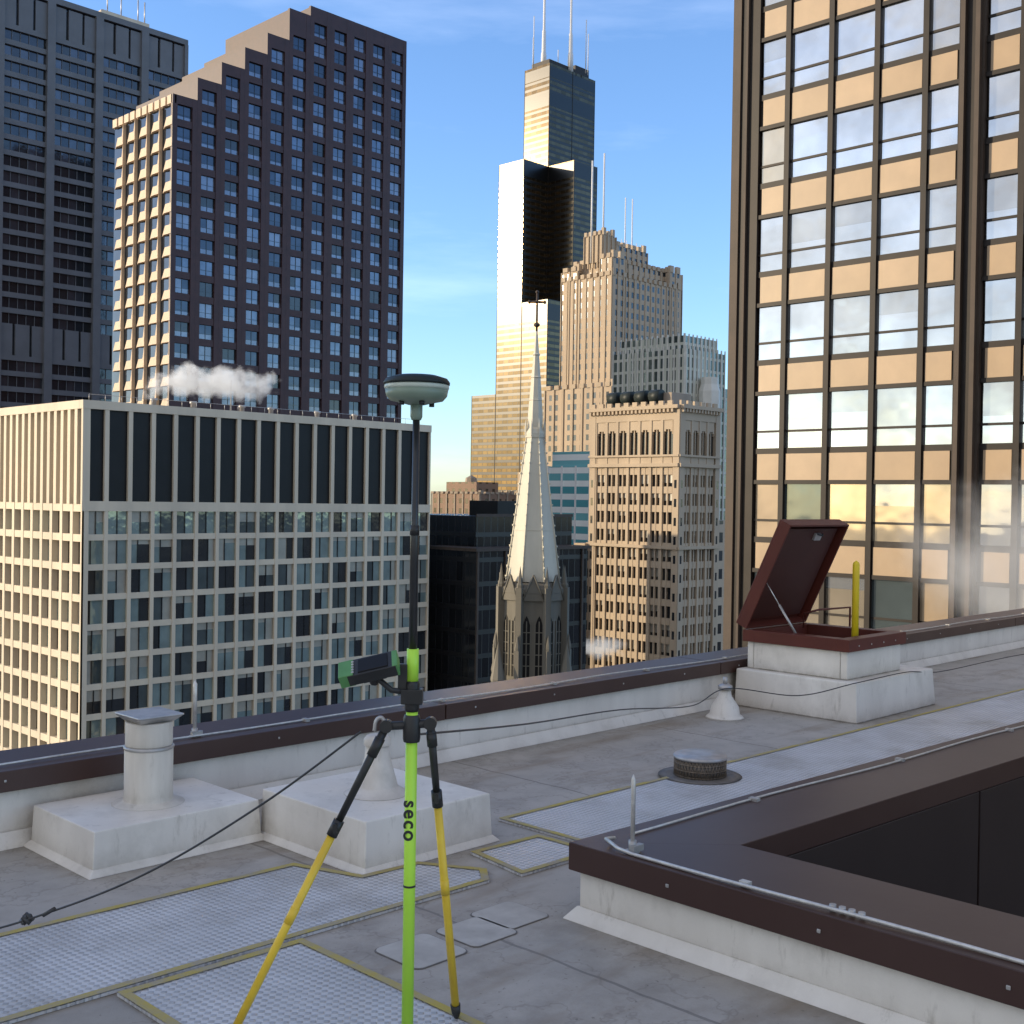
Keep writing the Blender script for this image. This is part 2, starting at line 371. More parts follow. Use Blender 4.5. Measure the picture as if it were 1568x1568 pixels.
o.obox(hc+up*(Lh-.13)+nn*.04+ux*.1,ux*.05,up*.03,nn*.012,'galv'); o.tube([hc+up*(Lh-.10)+nn*.03+ux*.06,hc+up*(Lh-.10)+nn*.0+ux*.10,hc+up*(Lh-.10)+nn*.03+ux*.15],.008,'black_plastic',8)
o.make(.004,par)
o=MB('gas_strut',[]); a=Vector((8.37,5.0,.60)); b_=hc+up*.42+nn*.05-ux*.40
o.tube([a,a.lerp(b_,.55)],.010,'galv',10); o.tube([a.lerp(b_,.55),b_],.005,'cable_alu',8)
o.make(0,par)
o=MB('safety_post',[]); o.lathe((8.82,4.73,.33),[(.028,0),(.028,.83),(.024,.85),(.0,.87)],'post_yellow',20)
o.box(8.79,8.85,4.565,4.72,.45,.49,'galv'); o.make(0,par)
o=MB('grab_rail',[])
o.tube([(8.9,5.25,.6),(8.9,5.25,.72),(9.15,5.25,.74),(9.6,5.2,.74),(9.6,5.2,.31)],.010,'brown_red_metal',8); o.make(0,par)
def pad(name,poly,z=.005):
    o=MB(name,[])
    o.prism(poly,0.001,z+.006,'walkway_pad')
    n=len(poly); w=.034
    area=sum(poly[i][0]*poly[(i+1)%n][1]-poly[(i+1)%n][0]*poly[i][1] for i in range(n))
    sg=1 if area>0 else -1
    ins=[]
    for i in range(n):
        p0=Vector(poly[i-1]);p1=Vector(poly[i]);p2=Vector(poly[(i+1)%n])
        d1=(p1-p0).normalized(); d2=(p2-p1).normalized()
        n1=Vector((-d1.y,d1.x))*sg; n2=Vector((-d2.y,d2.x))*sg
        bis=(n1+n2); bis=bis/max(.3,bis.length_squared)*2
        ins.append(p1+bis*w)
    for i in range(n):
        j=(i+1)%n
        q=[(*poly[i],z+.010),(*poly[j],z+.010),(*ins[j],z+.010),(*ins[i],z+.010)]
        if sg<0: q.reverse()
        o.poly(q,'pad_border')
    o.make()
pad('walkway_pad',[(-3,3.74),(3.56,3.60),(3.66,3.72),(3.50,4.0),(3.20,4.02),(3.08,4.36),(-3,4.50)])
pad('walkway_pad',[(1.84,-3),(2.54,-3),(2.58,3.59),(1.86,3.61)])
pad('walkway_pad',[(3.72,3.56),(4.22,3.55),(4.22,3.93),(3.78,3.95)])
pad('walkway_pad',[(4.28,3.20),(13.5,2.82),(13.5,4.12),(4.28,4.27)])
pad('walkway_pad',[(13.6,2.82),(22,2.6),(22,4.0),(13.6,4.12)])
o=MB('roof_patches',[])
for cx,cy,s,r in ((3.34,3.26,.12,.1),(3.12,3.22,.12,.2),(2.84,3.22,.13,.1)):
    pts=[]
    for k in range(4):
        for q in range(5):
            a=math.pi/2*k+math.pi/2*q/4+r
            pts.append((cx+s*math.copysign(.72,math.cos(math.pi/2*k+math.pi/4+r))+s*.28*math.cos(a),cy+s*math.copysign(.72,math.sin(math.pi/2*k+math.pi/4+r))+s*.28*math.sin(a)))
    o.prism(pts,.0005,.003,'stain_dark')
    o.prism([(cx+(x-cx)*.965,cy+(y-cy)*.965) for x,y in pts],.0032,.0045,'patch_pale')
o.make()
def spline(P,n=12):
    P=[Vector(p) for p in P]; out=[]
    for i in range(len(P)-1):
        p0=P[max(i-1,0)];p1=P[i];p2=P[i+1];p3=P[min(i+2,len(P)-1)]
        for k in range(n):
            t=k/n; out.append(.5*((2*p1)+(p2-p0)*t+(2*p0-5*p1+4*p2-p3)*t*t+(3*p1-p0-3*p2+p3)*t**3))
    out.append(P[-1]); return out
o=MB('strung_cable',[])
o.tube(spline([(1.15,4.25,.02),(1.35,4.02,.16),(1.59,3.68,.30),(1.80,3.33,.48),(2.02,3.02,.72),(2.20,2.78,.95)]),.0035,'cable_black',8)
c=Vector((1.59,3.68,.30))
for k in range(6):
    a=k*1.05; o.tube([c+Vector((math.cos(a)*.014,-math.cos(a)*.014,math.sin(a)*.014)),c+Vector((.012*math.sin(a),.012,.016*math.cos(a)))],.007,'cable_black',6)
o.tube([c+Vector((.03,-.05,.02)),c+Vector((.05,-.085,.045))],.007,'cable_black',6)
o.make()
o=MB('strung_cable',[])
o.tube(spline([(2.35,2.72,.93),(3.9,3.7,.63),(5.6,4.55,.38),(7.1,5.1,.16),(7.56,5.10,.24),(7.9,4.7,.20),(8.17,4.36,.31),(9.0,4.36,.315),(9.7,4.4,.25),(11.5,4.5,.22),(14,4.6,.15)]),.004,'cable_black',8)
o.make()
# ================================================================== survey pole
par=bpy.data.objects.new('survey_gnss_pole',None); scene.collection.objects.link(par)
px,py=2.284,2.646
o=MB('pole',[])
o.lathe((px,py,0),[(.002,0),(.010,.05),(.012,.06)],'galv',16)
o.lathe((px,py,0),[(.0175,.06),(.0175,1.10)],'neon_green',28)
o.lathe((px,py,0),[(.020,1.02),(.022,1.03),(.022,1.10),(.020,1.11)],'black_plastic',24)
o.lathe((px,py,0),[(.0178,1.11),(.0178,1.205)],'neon_green',24)
o.lathe((px,py,0),[(.0125,1.20),(.0125,1.55),(.0105,1.56),(.0105,1.90)],'carbon',20)
o.lathe((px,py,0),[(.014,1.54),(.014,1.57)],'black_plastic',16)
o.lathe((px,py,0),[(.0185,.50),(.0185,.506)],'black_plastic',16)
o.lathe((px,py,0),[(.014,1.88),(.018,1.89),(.018,1.925),(.012,1.93)],'antenna_grey',20)
o.make(0,par)
o=MB('gnss_antenna',[])
o.lathe((px,py,1.925),[(.026,0),(.045,.005),(.078,.012),(.090,.026),(.0935,.045)],'antenna_grey',48)
o.lathe((px,py,1.925),[(.0935,.045),(.0955,.049),(.0955,.056),(.094,.059)],'antenna_white',48)
o.lathe((px,py,1.925),[(.0975,.059),(.098,.066),(.090,.077),(.06,.086),(.0,.089)],'antenna_top',48)
for da in (.3,-.9,2.2): o.lathe((px+.055*math.cos(-2.3+da),py+.055*math.sin(-2.3+da),1.922),[(.008,.0),(.008,.012)],'black_plastic',12)
o.make(0,par)
lf=Vector((-.701,.713,0)); bk=Vector((-.713,-.701,0))
o=MB('data_controller',[])
cc=Vector((px,py,1.15))+lf*.115+bk*.03
ax=(lf*.97+Vector((0,0,-.24))).normalized(); az=(Vector((0,0,.86))+bk*.5).normalized(); ay=ax.cross(az).normalized(); az=ay.cross(ax).normalized()
o.obox(cc,ax*.072,ay*.038,az*.018,'black_plastic')
o.obox(cc+az*.019-ax*.005,ax*.045,ay*.030,az*.002,'gl_blackpanel')
o.obox(cc+ax*.076,ax*.022,ay*.036,az*.021,'rubber_green'); o.obox(cc-ax*.070,ax*.008,ay*.036,az*.020,'rubber_green')
o.obox(cc-az*.024,ax*.035,ay*.022,az*.008,'black_plastic')
for k in range(5): o.obox(cc+az*.020+ax*.055-ay*.024+ay*.012*k,ax*.004,ay*.004,az*.002,'galv')
o.make(.008,par,3)
o=MB('controller_bracket',[])
o.tube([Vector((px,py,1.075))+lf*.01,Vector((px,py,1.085))+lf*.06+bk*.02,cc-az*.03],.009,'black_plastic',10)
o.obox((px,py,1.065),lf*.032,bk*.026,(0,0,.022),'black_plastic')
o.obox(Vector((px,py,1.12))+lf*.028,lf*.014,bk*.012,(0,0,.04),'black_plastic')
o.tube([cc-az*.03,cc-az*.055+ax*.01],.014,'black_plastic',12)
o.make(.003,par)
cu=bpy.data.curves.new('label','FONT'); cu.body='seco'; cu.size=.058; cu.align_x='CENTER'; cu.align_y='CENTER'; cu.extrude=.0004; cu.offset=.0012; cu.space_character=1.15
to=bpy.data.objects.new('label',cu); cu.materials.append(MATS['black_plastic']); scene.collection.objects.link(to); to.parent=par
X=Vector((0,0,-1)); Z=bk.copy(); Y=Z.cross(X)
M=Matrix((X,Y,Z)).transposed().to_4x4(); M.translation=Vector((px,py,.70))+bk*.0182; to.matrix_world=M
bp=bpy.data.objects.new('bipod_stand',None); scene.collection.objects.link(bp)
o=MB('clamp',[])
o.lathe((px,py,.93),[(.024,0),(.026,.01),(.026,.07),(.022,.08)],'black_plastic',20)
o.tube([Vector((px,py,.975))+lf*.07,Vector((px,py,.985))-lf*.05],.013,'black_plastic',12)
for s_,z in ((.075,.975),(-.055,.985)):
    q=Vector((px,py,z))+lf*s_; o.tube([q-bk*.016,q+bk*.016],.019,'black_plastic',16)
o.tube(spline([Vector((px,py,.98))+lf*.075,Vector((px,py,1.0))+lf*.09,Vector((px,py,.99))+lf*.105,Vector((px,py,.96))+lf*.11],5),.006,'galv',8)
o.make(.002,bp)
def leg(name,a,b,k):
    a=Vector(a);b=Vector(b); o=MB(name,[]); d=(b-a).normalized(); q=a.lerp(b,k)
    o.tube([a,q],[.0125,.0105],'black_plastic',14); o.tube([a.lerp(b,k*.12),a.lerp(b,k*.3)],.0155,'black_plastic',14)
    o.tube([q-d*.02,q+d*.03],.0165,'black_plastic',16)
    o.tube([q+d*.03,b-d*.06],.0125,'leg_yellow',16); o.tube([b-d*.50,b-d*.45],.0138,'leg_yellow',16)
    o.tube([b-d*.06,b-d*.03,b],[.016,.014,.003],'black_plastic',14)
    o.obox(q+bk*.018,lf*.006,bk*.008,(0,0,.014),'black_plastic'); o.make(0,bp)
leg('leg_1',Vector((px,py,.975))+lf*.075,(1.84,2.97,0),.30)
leg('leg_2',Vector((px,py,.985))-lf*.055,(2.545,2.71,0),.235)
# ================================================================== city
def grid_face(F,Ltot,ncol,z1,z0,fh,pw,sh,dep,mp,ch,split=True):
    cw=Ltot/ncol; rows=int(round((z1-z0)/fh))
    for i in range(ncol+1): F.box(max(0,i*cw-pw/2) if i else .002,min(Ltot,i*cw+pw/2),-dep,0,z0,z1,mp)
    for r in range(rows):
        zt=z1-r*fh
        F.box(.003,Ltot-.003,-dep,-.06,zt-sh,zt,mp)
        for i in range(ncol):
            u0=i*cw+pw/2;u1=(i+1)*cw-pw/2; za=zt-fh; zb=zt-sh
            if split:
                k=u0+(u1-u0)*random.choice([.5,.5,.62,.38])
                F.pane(u0,k,-dep+.05,za,zb,pick(ch)); F.pane(k,u1,-dep+.05,za,zb,pick(ch))
                F.box(k-.06,k+.06,-dep+.04,-dep+.16,za,zb,'gl_dark')
                if random.random()<.4:
                    F.pane(u0,u1,-dep+.06,zb-random.choice([.6,1.0,1.5]),zb,'gl_curtain')
            else: F.pane(u0,u1,-dep+.05,za,zb,pick(ch))
o=MB('cream_office_building',[])
x0,y0=68.7,144.1; LX,LY=58.9,60.
o.box(x0+.9,x0+LX-.9,y0+.9,y0+LY,GZ,12.4,'gl_blackpanel')
ch=[('gl_teal',4.5),('gl_mid',2.5),('gl_dark',2.9),('gl_curtain',1.0)]
FX=Face(o,(x0,y0),(1,0),(0,-1)); FY=Face(o,(x0,y0+LY),(0,-1),(-1,0))
grid_face(FX,LX,18,.2,.2-3.85*16,3.85,.52,.78,.40,'cream_concrete',ch)
grid_face(FY,LY,20,.2,.2-3.85*16,3.85,.75,.95,.9,'cream_concrete',ch,False)
cw=LX/18
for i in range(19): FX.box(max(.004,i*cw-.30),min(LX-.004,i*cw+.30),-.5,0.0,.2,12.4,'cream_concrete')
for i in range(18): FX.pane(i*cw+.28,(i+1)*cw-.28,-.42,.3,12.4,'gl_blackpanel')
cw=LY/30
for i in range(31): FY.box(max(.004,i*cw-.4),min(LY-.004,i*cw+.4),-1.0,0,.2,12.4,'cream_concrete')
for i in range(30): FY.pane(i*cw+.3,(i+1)*cw-.3,-.9,.3,12.4,'cream_concrete')
o.box(x0-.05,x0+LX+.05,y0-.06,y0+.95,12.4,13.5,'cream_concrete'); o.box(x0-.06,x0+.95,y0+.96,y0+LY,12.4,13.5,'cream_concrete')
o.box(x0+LX-.9,x0+LX+.04,y0+.96,y0+LY,12.4,13.5,'cream_concrete'); o.box(x0+1,x0+LX-1,y0+1,y0+LY-1,12.4,12.7,'limestone_dark')
o.box(x0-.04,x0+LX+.04,y0-.045,y0+.3,-.65,.62,'cream_concrete')
o.box(x0+LX-1,x0+LX,y0+1,y0+LY,GZ,12.4,'cream_concrete')
o.box(x0,x0+LX,y0,y0+LY,GZ,.15-3.85*16,'cream_concrete')
for k in range(26):
    xx=x0+1+k*2.2; o.tube([(xx,y0+.5,13.5),(xx,y0+.5,14.3)],.035,'galv',5)
o.tube([(x0+1,y0+.5,14.3),(x0+57,y0+.5,14.3)],.03,'galv',5)
for k in range(6):
    xx=x0+10+k*7.1+random.random()*3; o.lathe((xx,y0+5,12.7),[(.35,0),(.35,1.7),(.5,1.8),(.5,2.1)],'galv',12)
o.tube([(x0+24,y0+4,12.7),(x0+24,y0+4,18.2)],.12,'galv',6)
o.make()
# --- stepped red granite tower (B), behind the cream block
o=MB('stepped_granite_tower',[])
K=1.25
x0,y0=109.4*K,195.4*K; cw=5.0*K; D_=23.2*K; fh=3.95*K
zc=lambda z:1.65+(z-1.65)*K
tops=[zc(t) for t in [74.4,78.6,82.8,87.0,91.2,97.5]+[99.5]*5]
chb=[('gl_blue1',3),('gl_blue2',4),('gl_blue3',1.2),('gl_dark',1.5)]
zr=zc(72.8)
for i,t in enumerate(tops):
    xa=x0+i*cw; xb=xa+cw
    o.box(xa+(.9 if i==0 else 0),xb,y0+.85,y0+D_,-60,t-.3,'red_granite')
    FX=Face(o,(xa,y0),(1,0),(0,-1)); a0=1.2;a1=cw-1.22
    FX.box(0,a0,-.85,0,-60,t,'red_granite'); FX.box(a1,cw-.02,-.85,0,-60,t,'red_granite')
    zt=zr+math.floor((t-1.3-zr)/fh)*fh
    FX.box(a0,a1,-.85,-.03,zt,t,'red_granite')
    for r in range(32):
        z1=zt-r*fh
        if z1<-20: break
        zs=z1-fh+1.6
        FX.box(a0,a1,-.85,-.12,z1-fh,zs,'red_granite')
        g=pick(chb); am=(a0+a1)/2; FX.pane(a0,am,-.62,zs,z1,g); FX.pane(am,a1,-.62,zs,z1,g if random.random()<.7 else pick(chb))
        FX.box(am-.06,am+.06,-.63,-.5,zs,z1,'gl_dark'); FX.box(a0,a1,-.63,-.55,zs+1.15,zs+1.25,'gl_dark')
        if random.random()<.75: FX.pane(a0,a1,-.61,zs,zs+random.choice([1.15,1.15,.8]),'gl_blue3')
FY=Face(o,(x0,y0+D_),(0,-1),(-1,0)); nc=5; cy=D_/nc
for i in range(nc):
    u=i*cy
    for r in range(26):
        z1=zr-r*fh; q=FY.P
        if z1<-22: break
        zl=z1-fh
        FY.pane(u,u+cy,-.75,zl,z1,'gl_blue2')
        FY.mb.hexa([q(u+.3,-.74,zl+.02),q(u+cy-.02,-.74,zl+.02),q(u+cy-.02,0.15,zl+.02),q(u+2.6,.15,zl+.02)][::-1],[q(u+2.2,-.74,zl+2.0),q(u+cy-.02,-.74,zl+2.0),q(u+cy-.02,.15,zl+2.0),q(u+3.2,.15,zl+2.0)][::-1],'granite_sunlit')
        FY.mb.hexa([q(u+3.4,-.74,zl+2.02),q(u+cy-.03,-.74,zl+2.02),q(u+cy-.03,.10,zl+2.02)][::-1],[q(u+4.6,-.74,z1-.01),q(u+cy-.03,-.74,z1-.01),q(u+cy-.03,.10,z1-.01)][::-1],'granite_sunlit')
for k in range(10): FY.box(k*D_/10+.3,(k+1)*D_/10-.5,-.5,0,zr+.05,zr+2.0,'granite_sunlit')
FY.box(0,D_,-.9,-.5,zr,tops[0],'granite_sunlit')
o.box(x0,x0+55*K,y0,y0+D_,GZ,-22.5,'red_granite')
o.make()
# --- slate grid tower (C)
o=MB('slate_office_tower',[])
x0,y0,x1=107.,299.4,172.; fh=3.95
K=1.15; x0*=K;y0*=K;x1*=K;fh*=K
zc=lambda z:1.65+(z-1.65)*K
o.box(x0,x1,y0+1.0,y0+40,GZ,zc(127),'gl_slate')
FX=Face(o,(x0,y0),(1,0),(0,-1)); nb=5; bw=(x1-x0)/nb
mech=[(zc(119),zc(127)),(zc(36),zc(46))]
for i in range(nb+1): FX.box(max(0,i*bw-1.2),min(x1-x0,i*bw+1.2),-1.2,.5,-60,zc(127.5),'slate_concrete')
z=zc(127)
while z>-30:
    inm=any(a<=z-2<=b for a,b in mech)
    for i in range(nb):
        u0=i*bw+1.2;u1=(i+1)*bw-1.2
        if inm: FX.box(u0,u0+3.4,-1,-.25,z-fh,z,'slate_concrete'); FX.box(u1-3.4,u1,-1,-.25,z-fh,z,'slate_concrete'); FX.box(u0+4.2,u1-4.2,-1,-.1,z-fh,z,'slate_concrete')
        else:
            FX.box(u0,u1,-1,-.1,z-1.5,z,'slate_concrete')
            for k in range(5):
                FX.pane(u0+(u1-u0)*k/5,u0+(u1-u0)*(k+1)/5,-.95,z-fh,z-1.5,pick([('gl_slate',3),('gl_slate2',1.5),('gl_dark',1)]))
                FX.box(u0+(u1-u0)*k/5-.07,u0+(u1-u0)*k/5+.07,-.95,-.7,z-fh,z-1.5,'slate_concrete')
    z-=fh
o.box(x0,x1,y0-.3,y0+40,zc(127.5),zc(129),'slate_concrete')
o.box(x0,x1-46*K,y0+6,y0+36,zc(129),zc(142),'slate_concrete'); o.box(x1-22*K,x1-8*K,y0+8,y0+30,zc(129),zc(133),'cream_concrete')
for q in (152,156,161,163): o.tube([(q*K,y0+9,zc(133)),(q*K,y0+9,zc(139))],.2,'galv',5)
o.make()
# --- tall black stepped tower
o=MB('black_stepped_skyscraper',[])
Mx=22.9
Zt={(1,1):290,(1,2):290,(1,0):221.7,(0,1):221.7,(2,1):221.7,(0,0):129,(2,2):129,(2,0):71,(0,2):71}
for (i,j),z in Zt.items():
    X0=571.3+Mx*(j-1); Y0=532.9+Mx*(i-1)
    o.box(X0+.02,X0+Mx-.02,Y0+.02,Y0+Mx-.02,GZ,z,'willis_skin')
    for k in (0,5):
        if j==0 or Zt.get((i,j-1),-200)<z: o.box(X0-.12,X0+.02,Y0+k*Mx/5-.3*(k>0),Y0+k*Mx/5+.3*(k<5),max(GZ,Zt.get((i,j-1),GZ)),z,'bronze_frame')
        if i==0 or Zt.get((i-1,j),-200)<z: o.box(X0+k*Mx/5-.3*(k>0),X0+k*Mx/5+.3*(k<5),Y0-.12,Y0+.02,max(GZ,Zt.get((i-1,j),GZ)),z,'bronze_frame')
o.box(574,600,536,552,290,294,'bronze_frame'); o.box(600,614,536,550,290,297,'bronze_frame')
for (ax_,ay_,h1,h2) in ((582.2,548.9,318,372),(594.9,536.0,316,372)):
    o.lathe((ax_,ay_,290),[(2.0,0),(1.9,12),(1.5,14),(1.3,h1-290),(.9,h1-289),(.7,h2-290)],'mast_white',12)
for q in ((577.4,553.8,328),(602.1,528.6,326),(606,530,318),(574,551,312),(588,541,305)): o.tube([(q[0],q[1],290),q],.35,'mast_white',5)
o.make()
def piers(o,x0,y0,LX,LY,z0,z1,mat,pit,w=.9,pr=.5,win='gl_dark'):
    n=max(2,int(LX/pit))
    for i in range(n+1):
        u=LX*i/n; o.box(x0+max(0,u-w/2),x0+min(LX,u+w/2),y0-pr,y0,z0,z1,mat)
    n=max(2,int(LY/pit))
    for i in range(n+1):
        u=LY*i/n; o.box(x0-pr,x0,y0+max(0,u-w/2),y0+min(LY,u+w/2),z0,z1,mat)
def cren(o,x0,y0,LX,LY,z,mat,pit=3.,h=1.6):
    n=int(LX/pit)
    for i in range(n): o.box(x0+LX*i/n,x0+LX*(i+.55)/n,y0-.4,y0+.8,z,z+h*(1.6 if i in(0,n-1) else 1),mat)
    n=int(LY/pit)
    for i in range(n): o.box(x0-.4,x0+.8,y0+.85+LY*i/n,y0+.85+LY*(i+.55)/n,z,z+h,mat)
o=MB('stone_setback_tower',[])
for (a,b_,c_,d_,zt) in ((331.3,276.4,42.5,24.9,84),(334,279,36,19,90),(339.5,284,22,12,97.5),(331.31,276.41,8,6,90.5),(331.32,293,7,8.3,87.5),(365.5,276.42,8.3,9,90)):
    o.box(a,a+c_,b_,b_+d_,GZ,zt,'stone_windows'); piers(o,a,b_,c_,d_,max(GZ,-40),zt,'limestone',3.1,.7,.3); cren(o,a,b_,c_,d_,zt,'limestone')
o.box(333.5,341,283,292,90,100,'limestone'); piers(o,333.5,283,7.5,9,88,100,'limestone',2,.5); cren(o,333.5,283,7.5,9,100,'limestone',2)
o.box(327,372,272,305,GZ,43,'stone_windows'); piers(o,327,272,45,33,-30,43,'limestone',4.5,1.0,.4); cren(o,327,272,45,33,43,'limestone',4)
for q in ((333.4,288.5,128,.35),(337.,285.8,131,.35),(349.8,285.8,117,.25),(353,285,117,.25)): o.tube([(q[0],q[1],90),(q[0],q[1],q[2])],q[3],'mast_white',6)
for k in range(7): o.tube([(342+k*3,286,97),(342+k*3,286,101)],.15,'mast_white',5)
o.make()
o=MB('pale_grid_tower',[])
x0,y0=277,203.3
o.box(x0,x0+19.7,y0,y0+26.7,GZ,46,'green_grid'); o.box(x0+1.5,x0+18,y0+1.5,y0+25,46,50,'green_grid')
piers(o,x0,y0,19.7,26.7,-60,47,'pale_trim',1.9,.35,.35); piers(o,x0+1.5,y0+1.5,16,23.5,46,50.6,'pale_trim',1.9,.35,.3)
o.box(x0+19.7,x0+34,y0+1,y0+22,GZ,36,'green_grid')
o.lathe((x0+8,y0-3,-10),[(3.2,0),(3.2,44),(2.6,46),(2.6,48)],'pale_trim',8,False); o.box(x0-6,x0+6,y0+2,y0+9,GZ,31,'green_grid')
o.make()
# --- ornate stone building (G)
o=MB('ornate_stone_building',[])
x0,y0,LX,LY=186.8,138.1,13.5,22.9
o.box(x0+.6,x0+LX,y0+.6,y0+LY,GZ,20.2,'gl_dark')
for FF,LL,nn_ in ((Face(o,(x0,y0+LY),(0,-1),(-1,0)),LY,7),(Face(o,(x0,y0),(1,0),(0,-1)),LX,4)):
    st='limestone'
    bw=(LL-3.0)/nn_
    FF.box(0.002,1.5,-.6,.15,-90,20,st); FF.box(LL-1.5,LL-.002,-.6,.15,-90,20,st)
    for r in range(24): 
        for a_ in (.45,LL-1.05): FF.box(a_,a_+.6,.10,.155,6-r*3.7-1.6,6-r*3.7,'gl_dark')
    for i in range(nn_):
        u0=1.5+i*bw; FF.box(u0-.32*(i>0),u0+.32,-.6,.05,-90,19.5,st)
        FF.box(u0+bw/2-.14,u0+bw/2+.14,-.6,-.12,-90,9.5,st)
        for r in range(26):
            z=8.4-r*3.7
            FF.box(u0+.32,u0+bw-.3,-.6,-.18,z-1.35,z,st)
            if random.random()<.45: FF.pane(u0+.4,u0+bw-.4,-.5,z-2.2-random.random(),z-1.35,'gl_curtain')
        cu_=u0+bw/2; rr=bw/2-.3
        FF.box(u0+.32,u0+bw-.3,-.6,-.05,8.4,11.0,st)
        for k in range(6):
            a0=math.pi*k/6;a1=math.pi*(k+1)/6
            zlo=15.0+rr*min(math.sin(a0),math.sin(a1))
            FF.box(cu_+rr*math.cos(a1)+.001,cu_+rr*math.cos(a0),-.6,-.1,zlo,17.8,st)
        FF.box(cu_-.1,cu_+.1,-.55,-.2,11,16,st)
    FF.box(-.2,LL+.0,-.6,.55,8.6,9.3,'limestone'); FF.box(-.2,LL,-.6,.4,10.6,11.0,st)
    FF.box(0.01,LL-.01,-.58,.08,17.8,20.,st)
    FF.box(-.0,LL+.0,-.7,.9,20.,20.7,'limestone')
    for k in range(int(LL/1.0)): FF.box(k*1.0+.2,k*1.0+.7,0.1,.75,19.3,19.99,st)
    for k in range(int(LL/2.2)): FF.box(k*2.2+.1,k*2.2+1.3,-.3,.2,20.7,21.6,st)
    FF.box(-.3,LL+.0,-.6,.5,-7.6,-7.0,'limestone')
o.box(x0+2.5,x0+9,y0+4,y0+17,20.3,23.5,'limestone_dark')
for k in range(4): o.tube([(x0+2,y0+6+k*3.6,22.8),(x0+2,y0+8.6+k*3.6,22.8)],1.3,'antenna_top',12)
o.box(x0-1.2,x0+LX-2,y0+LY+.0,y0+LY+3.0,GZ,-7.2,'tan_windows')
o.box(x0+LX,x0+LX+12,y0+3,y0+20,GZ,-2,'stone_windows')
o.make()
# --- church steeple
o=MB('church_steeple',[])
cx,cy=94.4,89.4
R8=math.pi/8
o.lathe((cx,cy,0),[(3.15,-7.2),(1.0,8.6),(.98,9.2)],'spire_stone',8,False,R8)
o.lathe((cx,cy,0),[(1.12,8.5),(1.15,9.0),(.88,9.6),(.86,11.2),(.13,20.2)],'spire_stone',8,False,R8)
for k in range(8):
    a=R8+k*math.pi/4
    o.tube([(cx+3.15*math.cos(a),cy+3.15*math.sin(a),-7.2),(cx+1.0*math.cos(a),cy+1.0*math.sin(a),8.7)],[.10,.06],'spire_stone',6)
    for t in range(14):
        f=t/14; r=3.15+(1.0-3.15)*f; o.obox((cx+(r+.07)*math.cos(a),cy+(r+.07)*math.sin(a),-7.2+15.9*f+.4),(.07,0,0),(0,.07,0),(0,0,.08),'spire_stone')
    o.lathe((cx+1.1*math.cos(a),cy+1.1*math.sin(a),8.7),[(.10,0),(.13,.9),(.0,1.9)],'spire_stone',6,False)
    b=k*math.pi/4; cb,sb=math.cos(b),math.sin(b)
    for f in (.35,):
        r=(3.15+(1.0-3.15)*f)*math.cos(R8)
        o.obox((cx+(r+.01)*cb,cy+(r+.01)*sb,-7.2+15.9*f),(.03*cb,.03*sb,0),(-r*.38*sb,r*.38*cb,0),(0,0,.05),'spire_stone')
for z in (12.5,15,17.5): o.lathe((cx,cy,z),[(.2+.6*(20-z)/9,0),(.3+.6*(20-z)/9,.12),(.2+.6*(20-z)/9,.25)],'spire_stone',8,False,R8)
o.tube([(cx,cy,20),(cx,cy,24.4)],.12,'bronze_column',8); o.lathe((cx,cy,20.6),[(.1,0),(.35,.2),(.35,.4),(.1,.6)],'bronze_column',10)
o.tube([(cx+.6,cy-.6,23.4),(cx-.6,cy+.6,23.4)],.14,'bronze_column',8)
for q in ((0,0,24.5),(.6,-.6,23.4),(-.6,.6,23.4)): o.lathe((cx+q[0],cy+q[1],q[2]-.2),[(.08,0),(.22,.2),(.08,.4)],'bronze_column',8)
o.lathe((cx,cy,0),[(3.6,-60),(3.6,-8.6),(3.9,-8.4),(3.9,-7.9),(3.2,-7.3)],'church_stone',8,False,R8)
